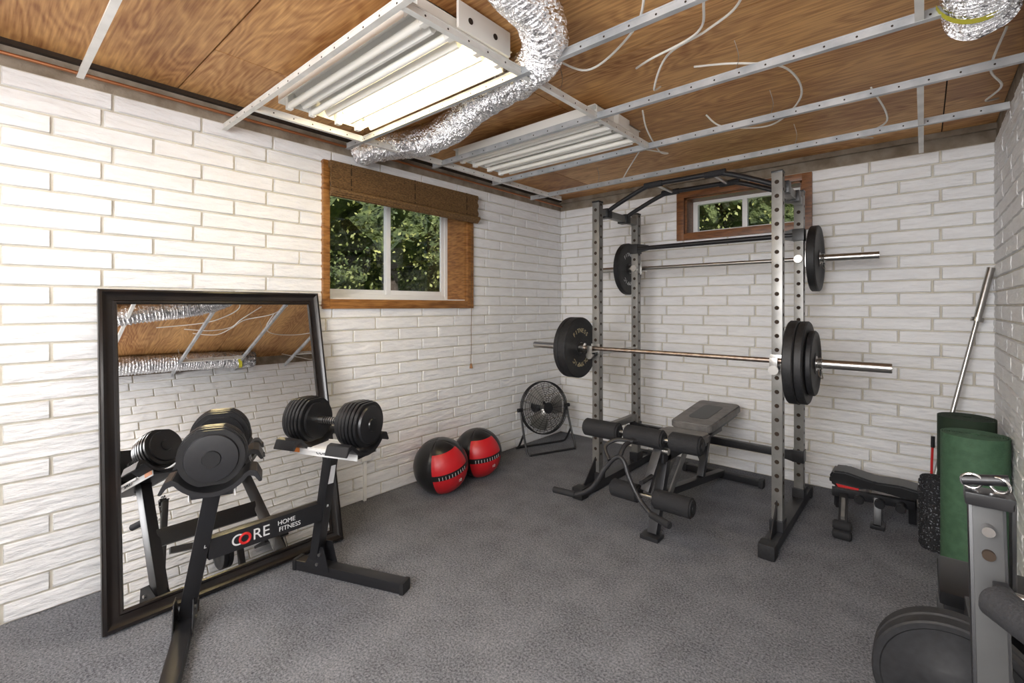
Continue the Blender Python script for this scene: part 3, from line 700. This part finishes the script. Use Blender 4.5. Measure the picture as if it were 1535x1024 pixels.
lb=B('leaning_barbell'); p0=V((.0,3.90,.012)); p1=V((.312,4.10,1.585)); 
lb.cyl(m_steel,p0,p1,.0125,seg=18); q=p0.lerp(p1,.80); lb.cyl(m_steel,q,p1,.019,seg=18); lb.cyl(m_steel,p0.lerp(p1,.79),p0.lerp(p1,.805),.030,seg=24); lb.cyl(m_steel,p0.lerp(p1,.02),p0.lerp(p1,.16),.0155)
lb.done()
sw=B('resistance_band_handle'); sw.tube(m_redp,[(.035,3.98,.015),(.04,3.98,.35),(.045,3.98,.50)],.007,seg=10); sw.cyl(m_black,(.045,3.98,.46),(.046,3.98,.53),.010); sw.done()

# ------------------------------------------------------------------ machine (right foreground)
hg=B('leg_extension_machine')
hg.beam(m_char,(.10,.98,.03),(.10,2.30,.03),.06,.055); hg.beam(m_char,(-.10,1.05,.03),(.28,1.05,.03),.06,.055); hg.beam(m_char,(-.08,2.25,.03),(.30,2.25,.03),.06,.055)
hg.beam(m_black,(.10,1.10,.05),(.088,1.25,.985),.050,.046,up=(0,1,0))
hg.beam(m_post,(.1003,1.074,.05),(.0883,1.2245,.98),.040,.004,up=(0,1,0),bev=.001)
hg.box(m_black,(.088,1.252,.99),(.056,.052,.012),None,.003)
hg.cyl(m_chrome,(.088,1.195,.945),(.088,1.222,.945),.009); 
hg.cyl(m_seam,(.089,1.202,.90),(.089,1.212,.90),.009)
hg.bx(m_vinylb,(.118,1.205,.82),(.124,1.25,1.0),.002); hg.bx(m_vinylb,(.058,1.205,.985),(.124,1.256,1.008),.003)
hg.ring(m_chrome,(.068,1.235,1.022),(0,1,.2),.014,.0025); hg.ring(m_chrome,(.105,1.235,1.022),(.5,1,.2),.014,.0025); hg.cyl(m_black,(.055,1.24,1.02),(.118,1.24,1.032),.010)
hg.cyl(m_steel,(.10,1.20,.84),(.25,1.17,.84),.010); hg.cyl(m_foam,(.085,1.12,.862),(.185,1.00,.845),.028,bev=.008)
hg.beam(m_char,(.13,1.06,.85),(.10,1.18,.86),.02,.02)
hg.cyl(m_steel,(.06,1.36,.40),(.06,1.78,.40),.0125)
for k,(y_,R_) in enumerate(((1.58,.165),(1.625,.165))):
    hg.lathe(m_rubber,[(.014,0),(.05,0),(.055,.003),(R_*.88,.003),(R_*.90,0),(R_-.004,0),(R_,.004),(R_,.036),(R_-.004,.040),(.014,.040),(.014,0)],(.06,y_,.40),(0,1,0),seg=64)
hg.beam(m_char,(.06,1.75,.03),(.06,1.77,.40),.05,.05,up=(0,1,0))
hg.beam(m_char,(.12,1.24,.55),(.12,2.2,.42),.055,.055)
hg.box(m_vinylb,(.175,2.06,.47),(.28,.22,.045),Matrix.Rotation(.12,3,'X'),.014); hg.box(m_vinylb,(.175,2.10,.34),(.28,.24,.03),None,.01)
hg.bx(m_char,(.05,2.10,.345),(.30,2.16,.46),.006)
hg.beam(m_char,(.14,2.2,.05),(.14,2.15,.45),.05,.05,up=(0,1,0))
hg.done()

oc=B('wall_outlet'); oc.bx(m_white,(XL+.010,1.78,.0),(XL+.030,1.80,.30),.002); oc.bx(m_white,(XL+.010,1.755,.28),(XL+.045,1.825,.40),.004)
oc.done()

# ------------------------------------------------------------------ lights, world, camera
def area(name,loc,sx_,sy_,e,col,rot=(0,0,0)):
    l=bpy.data.lights.new(name,'AREA'); l.shape='RECTANGLE'; l.size=sx_; l.size_y=sy_; l.energy=e; l.color=col
    o=bpy.data.objects.new(name,l); o.location=loc; o.rotation_euler=rot; scene.collection.objects.link(o); return o
area('added_fill_rear',(-1.885,-.62,2.30),1.1,.5,9,(1,.98,.96))  # added fill light, just below the added rear fixture
area('added_fill_right',(-.45,.25,2.29),.5,.5,15,(1,.99,.97))  # added overhead fill out of view, no fixture belongs to it
d=V((.02,1,.0)); area('added_softbox_fill',(-.55,-1.2,1.75),1.3,1.1,90,(.985,.985,1.0),(-d).to_track_quat('Z','Y').to_euler())  # added softbox-like fill behind the camera, brightens the back of the room
su=bpy.data.lights.new('sun','SUN'); su.energy=8; su.angle=.03; so=bpy.data.objects.new('sun',su); so.rotation_euler=(math.radians(48),0,math.radians(50)); scene.collection.objects.link(so)
wd=bpy.data.worlds.new('sky'); scene.world=wd; wd.use_nodes=True; bg=wd.node_tree.nodes['Background']
sk=wd.node_tree.nodes.new('ShaderNodeTexSky'); sk.sky_type='HOSEK_WILKIE'; sk.sun_direction=(.5,-.5,.7); sk.turbidity=6
wd.node_tree.links.new(sk.outputs[0],bg.inputs[0]); bg.inputs[1].default_value=2.2
cam=bpy.data.cameras.new('camera'); cam.lens=16.56; cam.sensor_width=36; cam.shift_y=-.0345; cam.clip_start=.02
co=bpy.data.objects.new('camera',cam); co.location=(0,0,1.35); co.rotation_euler=(PI/2,0,math.radians(41.13)); scene.collection.objects.link(co); scene.camera=co
scene.view_settings.view_transform='Standard'
